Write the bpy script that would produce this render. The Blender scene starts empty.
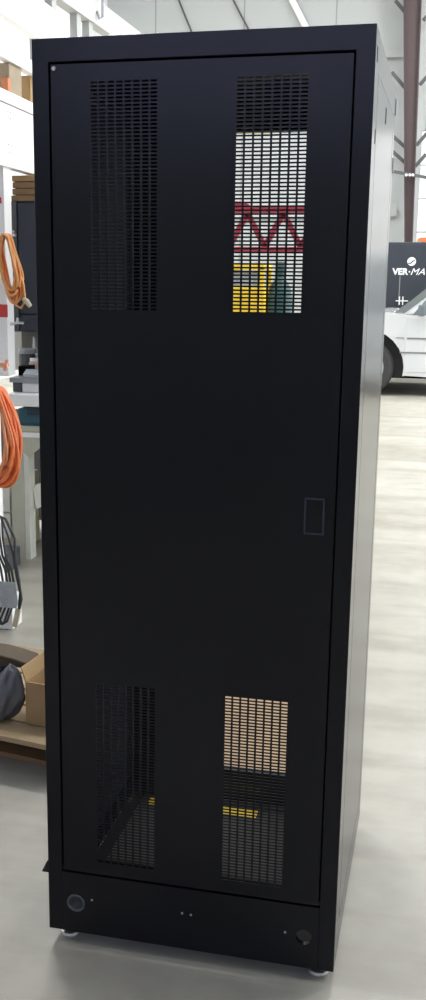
import bpy, bmesh, math, random
from mathutils import Vector, Matrix
random.seed(7)
S = bpy.context.scene
COL = S.collection
PI = math.pi

# ------------------------------------------------------------------ materials
def mat(name, col, rough=0.5, metal=0.0, spec=0.5, noise=0.0, nscale=8.0, bump=0.0, coat=0.0, emit=None, estr=0.0, detail=4.0):
    m = bpy.data.materials.new(name); m.use_nodes = True
    nt = m.node_tree; b = nt.nodes['Principled BSDF']
    b.inputs['Base Color'].default_value = (*col, 1)
    b.inputs['Roughness'].default_value = rough
    b.inputs['Metallic'].default_value = metal
    b.inputs['Specular IOR Level'].default_value = spec
    b.inputs['Coat Weight'].default_value = coat
    if emit:
        b.inputs['Emission Color'].default_value = (*emit, 1)
        b.inputs['Emission Strength'].default_value = estr
    tc = nt.nodes.new('ShaderNodeTexCoord')
    n = nt.nodes.new('ShaderNodeTexNoise')
    n.inputs['Scale'].default_value = nscale; n.inputs['Detail'].default_value = detail
    nt.links.new(tc.outputs['Object'], n.inputs['Vector'])
    mx = nt.nodes.new('ShaderNodeMix'); mx.data_type = 'RGBA'
    k = noise
    mx.inputs['A'].default_value = (*[c*(1-k) for c in col], 1)
    mx.inputs['B'].default_value = (*[min(1, c*(1+k)) for c in col], 1)
    nt.links.new(n.outputs['Fac'], mx.inputs['Factor'])
    nt.links.new(mx.outputs['Result'], b.inputs['Base Color'])
    if bump:
        bp = nt.nodes.new('ShaderNodeBump'); bp.inputs['Strength'].default_value = bump
        bp.inputs['Distance'].default_value = 0.01
        nt.links.new(n.outputs['Fac'], bp.inputs['Height'])
        nt.links.new(bp.outputs['Normal'], b.inputs['Normal'])
    return m

def concrete():
    m = bpy.data.materials.new('concrete'); m.use_nodes = True
    nt = m.node_tree; b = nt.nodes['Principled BSDF']
    tc = nt.nodes.new('ShaderNodeTexCoord')
    def noise(scale, det, stretch=None):
        n = nt.nodes.new('ShaderNodeTexNoise'); n.inputs['Scale'].default_value = scale; n.inputs['Detail'].default_value = det
        if stretch:
            mp = nt.nodes.new('ShaderNodeMapping'); mp.inputs['Scale'].default_value = stretch
            nt.links.new(tc.outputs['Object'], mp.inputs['Vector']); nt.links.new(mp.outputs['Vector'], n.inputs['Vector'])
        else:
            nt.links.new(tc.outputs['Object'], n.inputs['Vector'])
        return n
    a = noise(1.1, 6); c = noise(7, 8); d = noise(1.0, 5, (0.5, 3.5, 1))
    r1 = nt.nodes.new('ShaderNodeValToRGB')
    r1.color_ramp.elements[0].position = 0.32; r1.color_ramp.elements[0].color = (0.325, 0.308, 0.258, 1)
    r1.color_ramp.elements[1].position = 0.66; r1.color_ramp.elements[1].color = (0.42, 0.408, 0.360, 1)
    nt.links.new(a.outputs['Fac'], r1.inputs['Fac'])
    r2 = nt.nodes.new('ShaderNodeValToRGB')
    r2.color_ramp.elements[0].position = 0.3; r2.color_ramp.elements[0].color = (0.86, 0.86, 0.86, 1)
    r2.color_ramp.elements[1].position = 0.6; r2.color_ramp.elements[1].color = (1, 1, 1, 1)
    nt.links.new(c.outputs['Fac'], r2.inputs['Fac'])
    r3 = nt.nodes.new('ShaderNodeValToRGB')
    r3.color_ramp.elements[0].position = 0.36; r3.color_ramp.elements[0].color = (0.80, 0.79, 0.77, 1)
    r3.color_ramp.elements[1].position = 0.52; r3.color_ramp.elements[1].color = (1, 1, 1, 1)
    nt.links.new(d.outputs['Fac'], r3.inputs['Fac'])
    m1 = nt.nodes.new('ShaderNodeMix'); m1.data_type = 'RGBA'; m1.blend_type = 'MULTIPLY'; m1.inputs['Factor'].default_value = 1
    nt.links.new(r1.outputs['Color'], m1.inputs['A']); nt.links.new(r2.outputs['Color'], m1.inputs['B'])
    m2 = nt.nodes.new('ShaderNodeMix'); m2.data_type = 'RGBA'; m2.blend_type = 'MULTIPLY'; m2.inputs['Factor'].default_value = 1
    nt.links.new(m1.outputs['Result'], m2.inputs['A']); nt.links.new(r3.outputs['Color'], m2.inputs['B'])
    nt.links.new(m2.outputs['Result'], b.inputs['Base Color'])
    b.inputs['Roughness'].default_value = 0.42
    b.inputs['Specular IOR Level'].default_value = 0.4
    return m

def panelled(name, col, seam, period=0.9, rough=0.6):
    """metal siding: thin darker seams across, repeated along X"""
    m = mat(name, col, rough)
    nt = m.node_tree; b = nt.nodes['Principled BSDF']
    tc = nt.nodes.new('ShaderNodeTexCoord'); sx = nt.nodes.new('ShaderNodeSeparateXYZ')
    nt.links.new(tc.outputs['Object'], sx.inputs['Vector'])
    ad = nt.nodes.new('ShaderNodeMath'); ad.operation = 'ADD'
    nt.links.new(sx.outputs['X'], ad.inputs[0]); nt.links.new(sx.outputs['Y'], ad.inputs[1])
    md = nt.nodes.new('ShaderNodeMath'); md.operation = 'PINGPONG'; md.inputs[1].default_value = period/2
    nt.links.new(ad.outputs[0], md.inputs[0])
    lt = nt.nodes.new('ShaderNodeMath'); lt.operation = 'LESS_THAN'; lt.inputs[1].default_value = 0.012
    nt.links.new(md.outputs[0], lt.inputs[0])
    mx = nt.nodes.new('ShaderNodeMix'); mx.data_type = 'RGBA'
    mx.inputs['A'].default_value = (*col, 1); mx.inputs['B'].default_value = (*seam, 1)
    nt.links.new(lt.outputs[0], mx.inputs['Factor'])
    nt.links.new(mx.outputs['Result'], b.inputs['Base Color'])
    return m

M = {}
M['floor'] = concrete()
M['wall'] = panelled('siding_grey', (0.40, 0.415, 0.41), (0.24, 0.25, 0.25), 1.6)
M['wall_white'] = mat('wall_white', (0.86, 0.87, 0.86), 0.6, noise=0.03)
M['ceiling'] = mat('ceiling_paint', (0.75, 0.75, 0.74), 0.7)
M['black'] = mat('black_powder_coat', (0.0028, 0.0032, 0.0062), 0.22, spec=0.32, noise=0.15, nscale=3)
M['black_in'] = mat('black_inner_steel', (0.008, 0.008, 0.009), 0.5, spec=0.3)
M['gap'] = mat('black_gasket', (0.002, 0.002, 0.002), 0.9, spec=0.1)
M['inner_grey'] = mat('inner_grey_paint', (0.035, 0.035, 0.034), 0.8, spec=0.2, noise=0.3, nscale=20)
M['antiglare'] = mat('matt_antiglare', (0.014, 0.014, 0.019), 0.9, spec=0.05)
M['tan_sheet'] = mat('tan_sheet_surface', (0.36, 0.25, 0.155), 0.85, noise=0.15, nscale=10)
M['steel'] = mat('bright_steel', (0.6, 0.6, 0.62), 0.28, metal=1.0)
M['galv'] = mat('galvanised', (0.40, 0.44, 0.47), 0.5, metal=0.35, noise=0.3, nscale=40)
M['white'] = mat('white_enamel', (0.88, 0.88, 0.87), 0.4, noise=0.03)
M['offwhite'] = mat('aged_white', (0.70, 0.70, 0.62), 0.55, noise=0.12, nscale=12)
M['sage'] = mat('pale_grey_green', (0.50, 0.50, 0.40), 0.55, noise=0.12)
M['dgrey'] = mat('dark_grey_metal', (0.07, 0.075, 0.085), 0.45)
M['mgrey'] = mat('mid_grey_metal', (0.30, 0.31, 0.33), 0.4, metal=0.3, noise=0.15)
M['navy'] = mat('navy_steel', (0.020, 0.026, 0.045), 0.45, noise=0.2)
M['card'] = mat('cardboard', (0.37, 0.24, 0.115), 0.8, noise=0.12, nscale=14)
M['card_pale'] = mat('cardboard_dusty', (0.36, 0.29, 0.20), 0.8, noise=0.12, nscale=14)
M['card_dark'] = mat('cardboard_dark', (0.075, 0.052, 0.03), 0.85, noise=0.2, nscale=14)
M['orange_box'] = mat('orange_print_card', (0.62, 0.22, 0.10), 0.7)
M['wood'] = mat('pallet_wood', (0.34, 0.25, 0.145), 0.8, noise=0.3, nscale=9, bump=0.2)
M['plank'] = mat('brown_plank', (0.24, 0.145, 0.07), 0.7, noise=0.3, nscale=6)
M['orange'] = mat('orange_rubber', (0.80, 0.20, 0.06), 0.45, noise=0.15, nscale=30)
M['orange_pale'] = mat('pale_orange_rubber', (0.85, 0.36, 0.18), 0.4)
M['tan'] = mat('tan_orange_rubber', (0.72, 0.33, 0.11), 0.45, noise=0.2, nscale=30)
M['cable'] = mat('grey_cable', (0.045, 0.047, 0.05), 0.5)
M['beige'] = mat('beige_plastic', (0.52, 0.47, 0.33), 0.5)
M['teal'] = mat('teal_plastic', (0.015, 0.09, 0.13), 0.4, noise=0.3, nscale=10)
M['tealdk'] = mat('teal_plastic_dark', (0.010, 0.025, 0.035), 0.4)
M['red'] = mat('red_paint', (0.22, 0.012, 0.028), 0.45, noise=0.1)
M['redtag'] = mat('red_tag', (0.62, 0.06, 0.05), 0.6)
M['yellow'] = mat('yellow_paint', (0.80, 0.55, 0.03), 0.45, noise=0.08)
M['gasgreen'] = mat('green_cylinder_paint', (0.02, 0.07, 0.065), 0.4)
M['copper'] = mat('copper', (0.75, 0.36, 0.24), 0.35, metal=0.6)
M['brown'] = mat('primer_brown_steel', (0.07, 0.045, 0.047), 0.6, noise=0.15)
M['brace'] = mat('grey_brace_steel', (0.075, 0.075, 0.082), 0.5)
M['carwhite'] = mat('truck_white', (0.54, 0.56, 0.57), 0.25, coat=0.6)
M['tire'] = mat('tire_rubber', (0.03, 0.03, 0.032), 0.75)
M['hub'] = mat('hub_metal', (0.42, 0.43, 0.44), 0.35, metal=0.7)
M['trim'] = mat('grey_trim_plastic', (0.16, 0.16, 0.165), 0.5)
M['wheelwell'] = mat('wheel_well', (0.012, 0.012, 0.013), 0.9)
M['glass_dk'] = mat('tinted_glass', (0.13, 0.155, 0.17), 0.08, spec=0.6)
M['glass_ws'] = mat('windshield_glass', (0.13, 0.145, 0.14), 0.2, spec=0.6)
M['box_black'] = mat('charcoal_sheet_metal', (0.030, 0.036, 0.046), 0.35, noise=0.1)
M['letter'] = mat('white_vinyl', (0.88, 0.88, 0.88), 0.5)
M['bag'] = mat('grey_plastic_film', (0.13, 0.137, 0.145), 0.32, noise=0.4, nscale=9, bump=0.5)
M['blue'] = mat('dark_blue_plastic', (0.012, 0.020, 0.055), 0.4)
M['pink'] = mat('pinkish_plastic', (0.55, 0.38, 0.35), 0.5)
M['lamp'] = mat('lamp_lens', (1, 1, 1), 0.5, emit=(1, 0.98, 0.94), estr=8)
M['daylight'] = mat('daylight_pane', (0.9, 0.95, 1), 0.5, emit=(0.80, 0.90, 1.0), estr=7.0)
M['glow_front'] = mat('blue_glow_pane', (0.9, 0.95, 1), 0.5, emit=(0.46, 0.52, 1.0), estr=2.9)  # blue glow added to tint the cabinet front
M['paper'] = mat('white_paper', (0.85, 0.85, 0.83), 0.7)

# ------------------------------------------------------------------ mesh builder
class MB:
    def __init__(self): self.bm = bmesh.new()
    def box(self, x0, x1, y0, y1, z0, z1, mtx=None):
        vs = [self.bm.verts.new((x, y, z)) for x in (x0, x1) for y in (y0, y1) for z in (z0, z1)]
        for f in ((0,1,3,2),(4,6,7,5),(0,4,5,1),(2,3,7,6),(0,2,6,4),(1,5,7,3)):
            self.bm.faces.new([vs[i] for i in f])
        if mtx: bmesh.ops.transform(self.bm, matrix=mtx, verts=vs)
        return self
    def bar(self, a, b, w, h=None):
        """square bar from a to b"""
        a, b = Vector(a), Vector(b); h = h or w; d = (b-a); L = d.length
        q = d.to_track_quat('Y', 'Z').to_matrix().to_4x4(); q.translation = a
        return self.box(-w/2, w/2, 0, L, -h/2, h/2, q)
    def tube(self, pts, r, n=8, closed=False):
        pts = [Vector(p) for p in pts]; k = len(pts); rings = []
        up = Vector((0.31, 0.2, 0.93)).normalized()
        for i, p in enumerate(pts):
            if closed: t = pts[(i+1) % k]-pts[i-1]
            else: t = pts[min(i+1, k-1)]-pts[max(i-1, 0)]
            t.normalize()
            s = t.cross(up)
            if s.length < 0.1: s = t.cross(Vector((1, 0, 0)))
            s.normalize(); u = s.cross(t)
            rr = r[i] if isinstance(r, (list, tuple)) else r
            rings.append([self.bm.verts.new(p+s*rr*math.cos(2*PI*j/n)+u*rr*math.sin(2*PI*j/n)) for j in range(n)])
        for i in range(k if closed else k-1):
            A, B = rings[i], rings[(i+1) % k]
            for j in range(n): self.bm.faces.new((A[j], A[(j+1) % n], B[(j+1) % n], B[j]))
        if not closed:
            self.bm.faces.new(rings[0][::-1]); self.bm.faces.new(rings[-1])
        return self
    def lathe(self, prof, n=24, mtx=None):
        """profile [(r, z)] about Z, capped"""
        new = []; rings = []
        for r, z in prof:
            ring = [self.bm.verts.new((r*math.cos(2*PI*j/n), r*math.sin(2*PI*j/n), z)) for j in range(n)]
            rings.append(ring); new += ring
        for A, B in zip(rings, rings[1:]):
            for j in range(n): self.bm.faces.new((A[j], A[(j+1) % n], B[(j+1) % n], B[j]))
        self.bm.faces.new(rings[0][::-1]); self.bm.faces.new(rings[-1])
        if mtx: bmesh.ops.transform(self.bm, matrix=mtx, verts=new)
        return self
    def prism(self, poly, d0, d1, axis='y', mtx=None):
        """poly in (x,z) for axis y, (y,z) for axis x, (x,y) for axis z"""
        def P(a, b, d): return {'y': (a, d, b), 'x': (d, a, b), 'z': (a, b, d)}[axis]
        A = [self.bm.verts.new(P(a, b, d0)) for a, b in poly]; B = [self.bm.verts.new(P(a, b, d1)) for a, b in poly]
        n = len(poly)
        self.bm.faces.new(A); self.bm.faces.new(B[::-1])
        for i in range(n): self.bm.faces.new((A[i], B[i], B[(i+1) % n], A[(i+1) % n]))
        if mtx: bmesh.ops.transform(self.bm, matrix=mtx, verts=A+B)
        return self
    def grid_plate(self, xs, zs, hole, y0, y1):
        """plate with rectangular holes, in the XZ plane"""
        V = {}
        def v(i, j, s):
            if (i, j, s) not in V: V[(i, j, s)] = self.bm.verts.new((xs[i], (y0, y1)[s], zs[j]))
            return V[(i, j, s)]
        nx, nz = len(xs)-1, len(zs)-1
        solid = lambda i, j: 0 <= i < nx and 0 <= j < nz and not hole(i, j)
        for i in range(nx):
            for j in range(nz):
                if not solid(i, j): continue
                self.bm.faces.new((v(i,j,0), v(i+1,j,0), v(i+1,j+1,0), v(i,j+1,0)))
                self.bm.faces.new((v(i,j,1), v(i,j+1,1), v(i+1,j+1,1), v(i+1,j,1)))
                if not solid(i-1, j): self.bm.faces.new((v(i,j,0), v(i,j+1,0), v(i,j+1,1), v(i,j,1)))
                if not solid(i+1, j): self.bm.faces.new((v(i+1,j,0), v(i+1,j,1), v(i+1,j+1,1), v(i+1,j+1,0)))
                if not solid(i, j-1): self.bm.faces.new((v(i,j,0), v(i,j,1), v(i+1,j,1), v(i+1,j,0)))
                if not solid(i, j+1): self.bm.faces.new((v(i,j+1,0), v(i+1,j+1,0), v(i+1,j+1,1), v(i,j+1,1)))
        return self
    def build(self, name, m, parent=None, bevel=0.0, smooth=False, seg=2, origin=None):
        bmesh.ops.recalc_face_normals(self.bm, faces=self.bm.faces)
        if origin is not None:
            bmesh.ops.translate(self.bm, vec=-Vector(origin), verts=self.bm.verts)
        me = bpy.data.meshes.new(name); self.bm.to_mesh(me); self.bm.free()
        if smooth:
            for p in me.polygons: p.use_smooth = True
        me.materials.append(M[m])
        o = bpy.data.objects.new(name, me); COL.objects.link(o)
        if origin is not None: o.location = origin
        if parent:
            o.parent = parent
            o.matrix_parent_inverse = Matrix.Translation(parent_world(parent)).inverted()
        if bevel:
            b = o.modifiers.new('bevel', 'BEVEL'); b.width = bevel; b.segments = seg; b.limit_method = 'ANGLE'; b.angle_limit = math.radians(40)
        return o

def parent_world(p):
    # things stand at their base; a part's own mesh is already laid out in place
    return Vector(p.location) if p.parent is None else Vector((0, 0, 0))

def thing(name, label, cat, loc=(0, 0, 0), group=None):
    o = bpy.data.objects.new(name, None); o.empty_display_size = 0.1; COL.objects.link(o); o.location = loc
    return tag(o, label, cat, group)
def tag(o, label, cat, group=None):
    o['label'] = label; o['category'] = cat
    if group: o['group'] = group
    return o
def struct(o):
    o['kind'] = 'structure'; return o
def lab(o, s):
    o['label'] = s; return o

def text_mesh(body, m, parent, x0, x1, z0, z1, y0, depth=0.004, shear=0.0, bold=0.02):
    cu = bpy.data.curves.new('lettering', 'FONT'); cu.body = body; cu.extrude = 0.05; cu.shear = shear; cu.offset = bold
    ob = bpy.data.objects.new('lettering', cu); COL.objects.link(ob)
    dg = bpy.context.evaluated_depsgraph_get(); dg.update()
    me = bpy.data.meshes.new_from_object(ob.evaluated_get(dg))
    bpy.data.objects.remove(ob)
    xs = [v.co.x for v in me.vertices]; ys = [v.co.y for v in me.vertices]; zs = [v.co.z for v in me.vertices]
    for v in me.vertices:
        a = (v.co.x-min(xs))/(max(xs)-min(xs)); b = (v.co.y-min(ys))/(max(ys)-min(ys)); c = (v.co.z-min(zs))/(max(zs)-min(zs))
        v.co = (x0+a*(x1-x0), y0-c*depth, z0+b*(z1-z0))
    me.materials.clear(); me.materials.append(M[m])
    o = bpy.data.objects.new('lettering', me); COL.objects.link(o)
    o.parent = parent; o.matrix_parent_inverse = Matrix.Translation(parent_world(parent)).inverted()
    return o

# ------------------------------------------------------------------ the room
struct(MB().box(-6.1, 7, -9, 18, -0.2, 0).build('floor', 'floor'))
struct(MB().box(-6.3, 7.2, -9.2, 18.2, 8.0, 8.2).build('ceiling', 'ceiling'))
struct(MB().box(-6.3, -6.1, -9.2, 18.2, 0, 8).build('wall_left', 'wall_white'))
DX0, DX1, DZ = -0.46, 4.6, 3.92
w = MB(); w.box(-6.1, DX0, 18, 18.2, 0, 8).box(DX0, DX1, 18, 18.2, DZ, 8).box(DX1, 7.2, 18, 18.2, 0, 8)
struct(w.build('wall_back', 'wall'))
# white overhead door right of the column
d = MB()
for k in range(7): d.box(DX0+0.003, DX1-0.003, 18.0, 18.08, 0.002+k*DZ/7, (k+1)*DZ/7-0.012)
dr = struct(d.build('door_1', 'white', bevel=0.006))
# right wall with a tall daylight window
wy0, wy1, wz0, wz1 = 3.0, 14.5, 1.2, 6.6
w = MB(); w.box(7, 7.2, -9.2, wy0, 0, 8).box(7, 7.2, wy1, 18, 0, 8).box(7, 7.2, wy0, wy1, 0, wz0).box(7, 7.2, wy0, wy1, wz1, 8)
struct(w.build('wall_right', 'wall_white'))
w1 = struct(MB().box(7.1, 7.12, wy0, wy1, wz0, wz1).build('window_1', 'daylight'))
f = MB()
for k in range(7):
    y = wy0+(wy1-wy0)*k/6; f.box(7.02, 7.09, max(wy0, y-0.03), min(wy1, y+0.03), wz0, wz1)
for z in (wz0+0.03, (wz0+wz1)/2, wz1-0.03): f.box(7.025, 7.085, wy0, wy1, z-0.03, z+0.03)
f.build('window_frame', 'white', w1)
# wall behind the viewpoint with an added blue pane that lights the cabinet front
fx0, fx1, fz0, fz1 = -4.2, 4.2, 3.0, 7.0
w = MB(); w.box(-6.1, fx0, -9.2, -9, 0, 8).box(fx1, 7, -9.2, -9, 0, 8).box(fx0, fx1, -9.2, -9, 0, fz0).box(fx0, fx1, -9.2, -9, fz1, 8)
struct(w.build('wall_front', 'wall'))
w2 = struct(MB().box(fx0, fx1, -9.12, -9.1, fz0, fz1).build('added_glow_pane', 'glow_front'))
f = MB()
for k in range(5):
    x = fx0+(fx1-fx0)*k/4; f.box(max(fx0, x-0.03), min(fx1, x+0.03), -9.08, -9.02, fz0, fz1)
f.build('window_frame', 'white', w2)  # bars across the added pane
# wall rods, conduit
for a, b in (((-4.80, 17.96, 6.25), (-4.06, 17.96, 4.6)), ((-3.83, 17.96, 6.2), (-2.7, 17.96, 4.25))):
    o = MB().tube([a, b], 0.016).build('trim_1' if a[0] < -4 else 'trim_2', 'brace'); struct(o)
struct(MB().tube([(-2.98, 17.93, 6.6), (-2.77, 17.93, 6.10), (-2.535, 17.93, 5.69), (-2.0, 17.93, 4.7)], 0.055, 12).build('trim_3', 'white', smooth=True))
# wall girts
for i, z in enumerate((2.6, 5.2)):
    struct(MB().box(-6.08, DX0-0.35, 17.9, 17.998, z, z+0.03).box(-6.08, DX0-0.35, 17.9, 17.91, z-0.1, z).build('trim_%d' % (i+4), 'wall'))

# steel column with flange braces, at the edge of the white door
col = thing('steel_column', 'tall brown tapered steel column against the rear wall beside the white overhead door', 'column', (-0.58, 17.6, 0))
c = MB()
c.prism([(-0.63, 0.012), (-0.52, 0.012), (-0.50, 2.1), (-0.57, 5.9), (-0.56, 7.98), (-1.0, 7.98), (-0.86, 5.9), (-0.64, 2.1)][::-1], 17.55, 17.57)
c.prism([(-0.63, 0.012), (-0.615, 0.012), (-0.625, 2.1), (-0.845, 5.9), (-0.985, 7.98), (-1.0, 7.98), (-0.86, 5.9), (-0.64, 2.1)][::-1], 17.46, 17.66)
c.prism([(-0.535, 0.012), (-0.52, 0.012), (-0.50, 2.1), (-0.57, 5.9), (-0.56, 7.98), (-0.575, 7.98), (-0.585, 5.9), (-0.515, 2.1)][::-1], 17.46, 17.66)
c.build('post', 'brown', col)
MB().box(-0.72, -0.44, 17.42, 17.70, 0.0, 0.012).build('base_plate', 'brown', col)
for zl, zr in ((5.93, 5.80), (4.82, 4.80), (3.86, 3.84), (3.62, 3.50)):
    MB().bar((-1.00, 17.62, zl), (-0.745 if zl > 4.2 else -0.67, 17.62, zl-0.28), 0.02, 0.06).build('brace', 'brace', col)
    MB().bar((-0.36, 17.62, zr), (-0.53, 17.62, zr-0.20), 0.02, 0.06).build('brace', 'brace', col)
MB().bar((-0.95, 17.40, 3.22), (-0.2, 17.40, 3.08), 0.03, 0.05).build('bracket', 'brace', col)
for x in (-0.66, -0.60, -0.55): MB().lathe([(0.022, 0), (0.022, 0.03)], 12, Matrix.Translation((x, 17.375, 3.145)) @ Matrix.Rotation(PI/2, 4, 'X')).build('bolt', 'letter', col)

# added ceiling lamps, out of view, to light the floor and walls
def lamp(x, y, e, label):
    t = thing('added_lamp', label, 'ceiling lamp', (x, y, 7.2), 'added lamps under the roof')
    MB().box(x-0.65, x+0.65, y-0.22, y+0.22, 7.30, 7.42).build('housing', 'white', t, bevel=0.01)
    MB().box(x-0.6, x+0.6, y-0.18, y+0.18, 7.28, 7.30).build('lens', 'lamp', t)
    for s in (-0.5, 0.5): MB().tube([(x+s, y, 7.42), (x+s, y, 8.0)], 0.01).build('hanger', 'steel', t)
    l = bpy.data.lights.new('lamp_light', 'AREA'); l.shape = 'RECTANGLE'; l.size = 1.2; l.size_y = 0.4; l.energy = e; l.color = (1, 0.985, 0.96)
    o = bpy.data.objects.new('lamp_light', l); COL.objects.link(o); o.location = (0, 0, 0.06); o.parent = t
LE = 500
for (x, y, k) in ((-3.8, 5.2, 1.25), (0.5, 6.8, 0.8), (3.8, 4.0, 1.0), (-3.8, 9.5, 1.1), (0.5, 11.5, 1.1), (3.8, 9.5, 1.0), (-4.6, 13.6, 0.7), (1.4, 14.6, 1.15), (2.6, -1.6, 0.25)):  # last lamp added to lift the shaded floor before the cabinet
    lamp(x, y, LE*k, 'added ceiling lamp out of view, lighting the hall')

# ------------------------------------------------------------------ the black cabinet
W, D, Z0, Z1 = 0.683, 0.7625, 0.035, 2.035
cab = thing('server_cabinet', 'tall black steel server rack cabinet with vented front door standing on concrete floor', 'cabinet', (-W/2, D/2, 0))
DL, DR, DB, DT = -0.648, -0.037, 0.1915, 1.9895
fr = MB()
fr.grid_plate([-W, DL, DR, 0], [Z0, DB, DT, Z1], lambda i, j: i == 1 and j < 2, 0, 0.095)
fr.box(-W, -0.60, 0.70, D, Z0, Z1); fr.box(-0.083, 0, 0.70, D, Z0, Z1)
fr.box(-0.60, -0.083, 0.72, D, 1.934, Z1); fr.box(-0.60, -0.083, 0.735, D, 0.003, 0.140)
for x0, x1 in ((-W, -0.64), (-0.043, 0)):
    fr.box(x0, x1, 0.095, 0.70, 1.965, Z1-0.004); fr.box(x0, x1, 0.095, 0.70, Z0, 0.11)
fr.build('frame', 'black', cab, bevel=0.0015)
MB().box(-0.64, -0.043, 0.0955, 0.72, Z1-0.012, Z1-0.001).build('top_panel', 'black', cab)
# kick panel with two round holes
hx = (-0.614, -0.070); hz = 0.113; q = 0.030; R = 0.0185
xs = [DL, hx[0]-q, hx[0]+q, hx[1]-q, hx[1]+q, DR]; zs = [Z0, hz-q, hz+q, DB]
kp = MB().grid_plate(xs, zs, lambda i, j: j == 1 and i in (1, 3), 0, 0.012)
for cx in hx:
    n = 32
    rings = {}
    for s, y in ((0, 0.0), (1, 0.012)):
        for j in range(n):
            a = 2*PI*j/n+PI/4; c_, s_ = math.cos(a), math.sin(a); k = q/max(abs(c_), abs(s_))
            rings[(s, 0, j)] = kp.bm.verts.new((cx+k*c_, y, hz+k*s_)); rings[(s, 1, j)] = kp.bm.verts.new((cx+R*c_, y, hz+R*s_))
    for j in range(n):
        j2 = (j+1) % n
        for s in (0, 1): kp.bm.faces.new((rings[(s,0,j)], rings[(s,0,j2)], rings[(s,1,j2)], rings[(s,1,j)]))
        kp.bm.faces.new((rings[(0,1,j)], rings[(0,1,j2)], rings[(1,1,j2)], rings[(1,1,j)]))
kpo = kp.build('kick_panel', 'black', cab)
RX = lambda x, y, z: Matrix.Translation((x, y, z)) @ Matrix.Rotation(PI/2, 4, 'X')
lab(MB().lathe([(0.0225, 0), (0.0225, 0.004), (0.019, 0.006), (0.0165, 0.003), (0.0165, 0.0)], 28, RX(hx[0], 0.002, hz)).build('hole_plug', 'dgrey', cab, smooth=True), 'round plug filling the left hole')
for x, z in ((-0.574, 0.127), (-0.354, 0.128), (-0.333, 0.127), (-0.113, 0.119)):
    lab(MB().lathe([(0.0026, 0), (0.0026, 0.0015), (0.0015, 0.0025)], 12, RX(x, 0.0, z)).build('screw', 'steel', cab), 'bright screw head')
# door
g = 0.0038
dl, dr_, db, dt = DL+g, DR-g, DB+g, DT-g
vx = ((-0.5625, -0.4205), (-0.2645, -0.1225)); vz = ((0.2265, 0.6765), (1.503, 1.953))
door = MB().grid_plate([dl, vx[0][0], vx[0][1], vx[1][0], vx[1][1], dr_], [db, vz[0][0], vz[0][1], vz[1][0], vz[1][1], dt],
                       lambda i, j: i in (1, 3) and j in (1, 3), 0.003, 0.0055)
do = door.build('door', 'black', cab)
rim = MB()
rim.box(dl, dl+0.012, 0.0055, 0.022, db, dt).box(dr_-0.012, dr_, 0.0055, 0.022, db, dt).box(dl, dr_, 0.0055, 0.022, dt-0.012, dt).box(dl, dr_, 0.0055, 0.022, db, db+0.012)
rim.build('door_return', 'black_in', do)
sl = MB()
sl.box(DL-0.0, DL+0.03, 0.026, 0.03, DB, DT).box(DR-0.03, DR, 0.026, 0.03, DB, DT).box(DL, DR, 0.026, 0.03, DT-0.03, DT).box(DL, DR, 0.026, 0.03, DB, DB+0.03)
sl.build('door_gasket', 'gap', cab)
def vent_mesh(x0, z0):
    px_, pz_ = 0.142/8, 0.45/61; sw, sh = 0.0134, 0.0040
    xs = [x0]; zs = [z0]
    for i in range(8): xs += [x0+i*px_+(px_-sw)/2, x0+i*px_+(px_+sw)/2]
    for j in range(61): zs += [z0+j*pz_+(pz_-sh)/2, z0+j*pz_+(pz_+sh)/2]
    xs.append(x0+0.142); zs.append(z0+0.45)
    return MB().grid_plate(xs, zs, lambda i, j: i % 2 == 1 and j % 2 == 1, 0.0030, 0.0042)
for a in vx:
    for b in vz:
        lab(vent_mesh(a[0], b[0]).build('vent', 'black', do), 'black grid of small rectangular vent slots')
lt = MB().grid_plate([-0.1035, -0.100, -0.0655, -0.062], [1.052, 1.0555, 1.126, 1.1295], lambda i, j: i == 1 and j == 1, 0.0012, 0.003).build('latch', 'navy', do)
MB().box(-0.0990, -0.0665, 0.0018, 0.003, 1.057, 1.1245).build('paddle', 'black', lt)
lab(MB().lathe([(0.0045, 0), (0.0045, 0.002), (0.002, 0.0035)], 14, RX(-0.637, 0.003, 1.978)).build('hinge_pin', 'steel', do), 'bright pin at top left corner')
# side panels, slots, catches
for s, x0, x1 in ((1, -0.006, -0.0004), (-1, -W+0.0004, -W+0.006)):
    so = MB().box(x0, x1, 0.106, 0.6992, 0.1106, 1.9635).build('side_panel', 'black', cab, bevel=0.001)
    xo = 0.0002 if s > 0 else -W-0.0002
    if s > 0:
        MB().box(-0.0004, 0.0004, 0.385, 0.400, 1.905, 1.938).build('slot', 'gap', so)
        for y, z in ((0.040, 1.988), (0.075, 1.843)): MB().box(0.0, 0.0006, y-0.005, y+0.005, z-0.0135, z+0.0135).build('slot', 'gap', cab)
for z in (1.99, 1.85):
    lab(MB().box(-0.02, 0.003, D, D+0.012, z-0.02, z+0.02).build('hinge', 'mgrey', cab, bevel=0.003), 'grey hinge knuckle at rear edge')
for x0, x1 in ((-W+0.008, -W+0.010), (-0.010, -0.008)): lab(MB().box(x0, x1, 0.096, 0.695, 0.112, 1.962).build('antiglare_sheet', 'antiglare', cab), 'added matt black sheet damping reflections inside')  # sheets added to stop lamp reflections on the inner walls
lab(MB().box(-W+0.044, -0.044, 0.032, 0.733, 0.040, 0.046).build('bottom_panel', 'inner_grey', cab), 'dark grey bottom panel')
MB().prism([(-0.704, 0.176), (-W, 0.176), (-W, 0.206), (-0.690, 0.206)], 0.01, 0.04).build('side_catch', 'black_in', cab, bevel=0.002)
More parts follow.
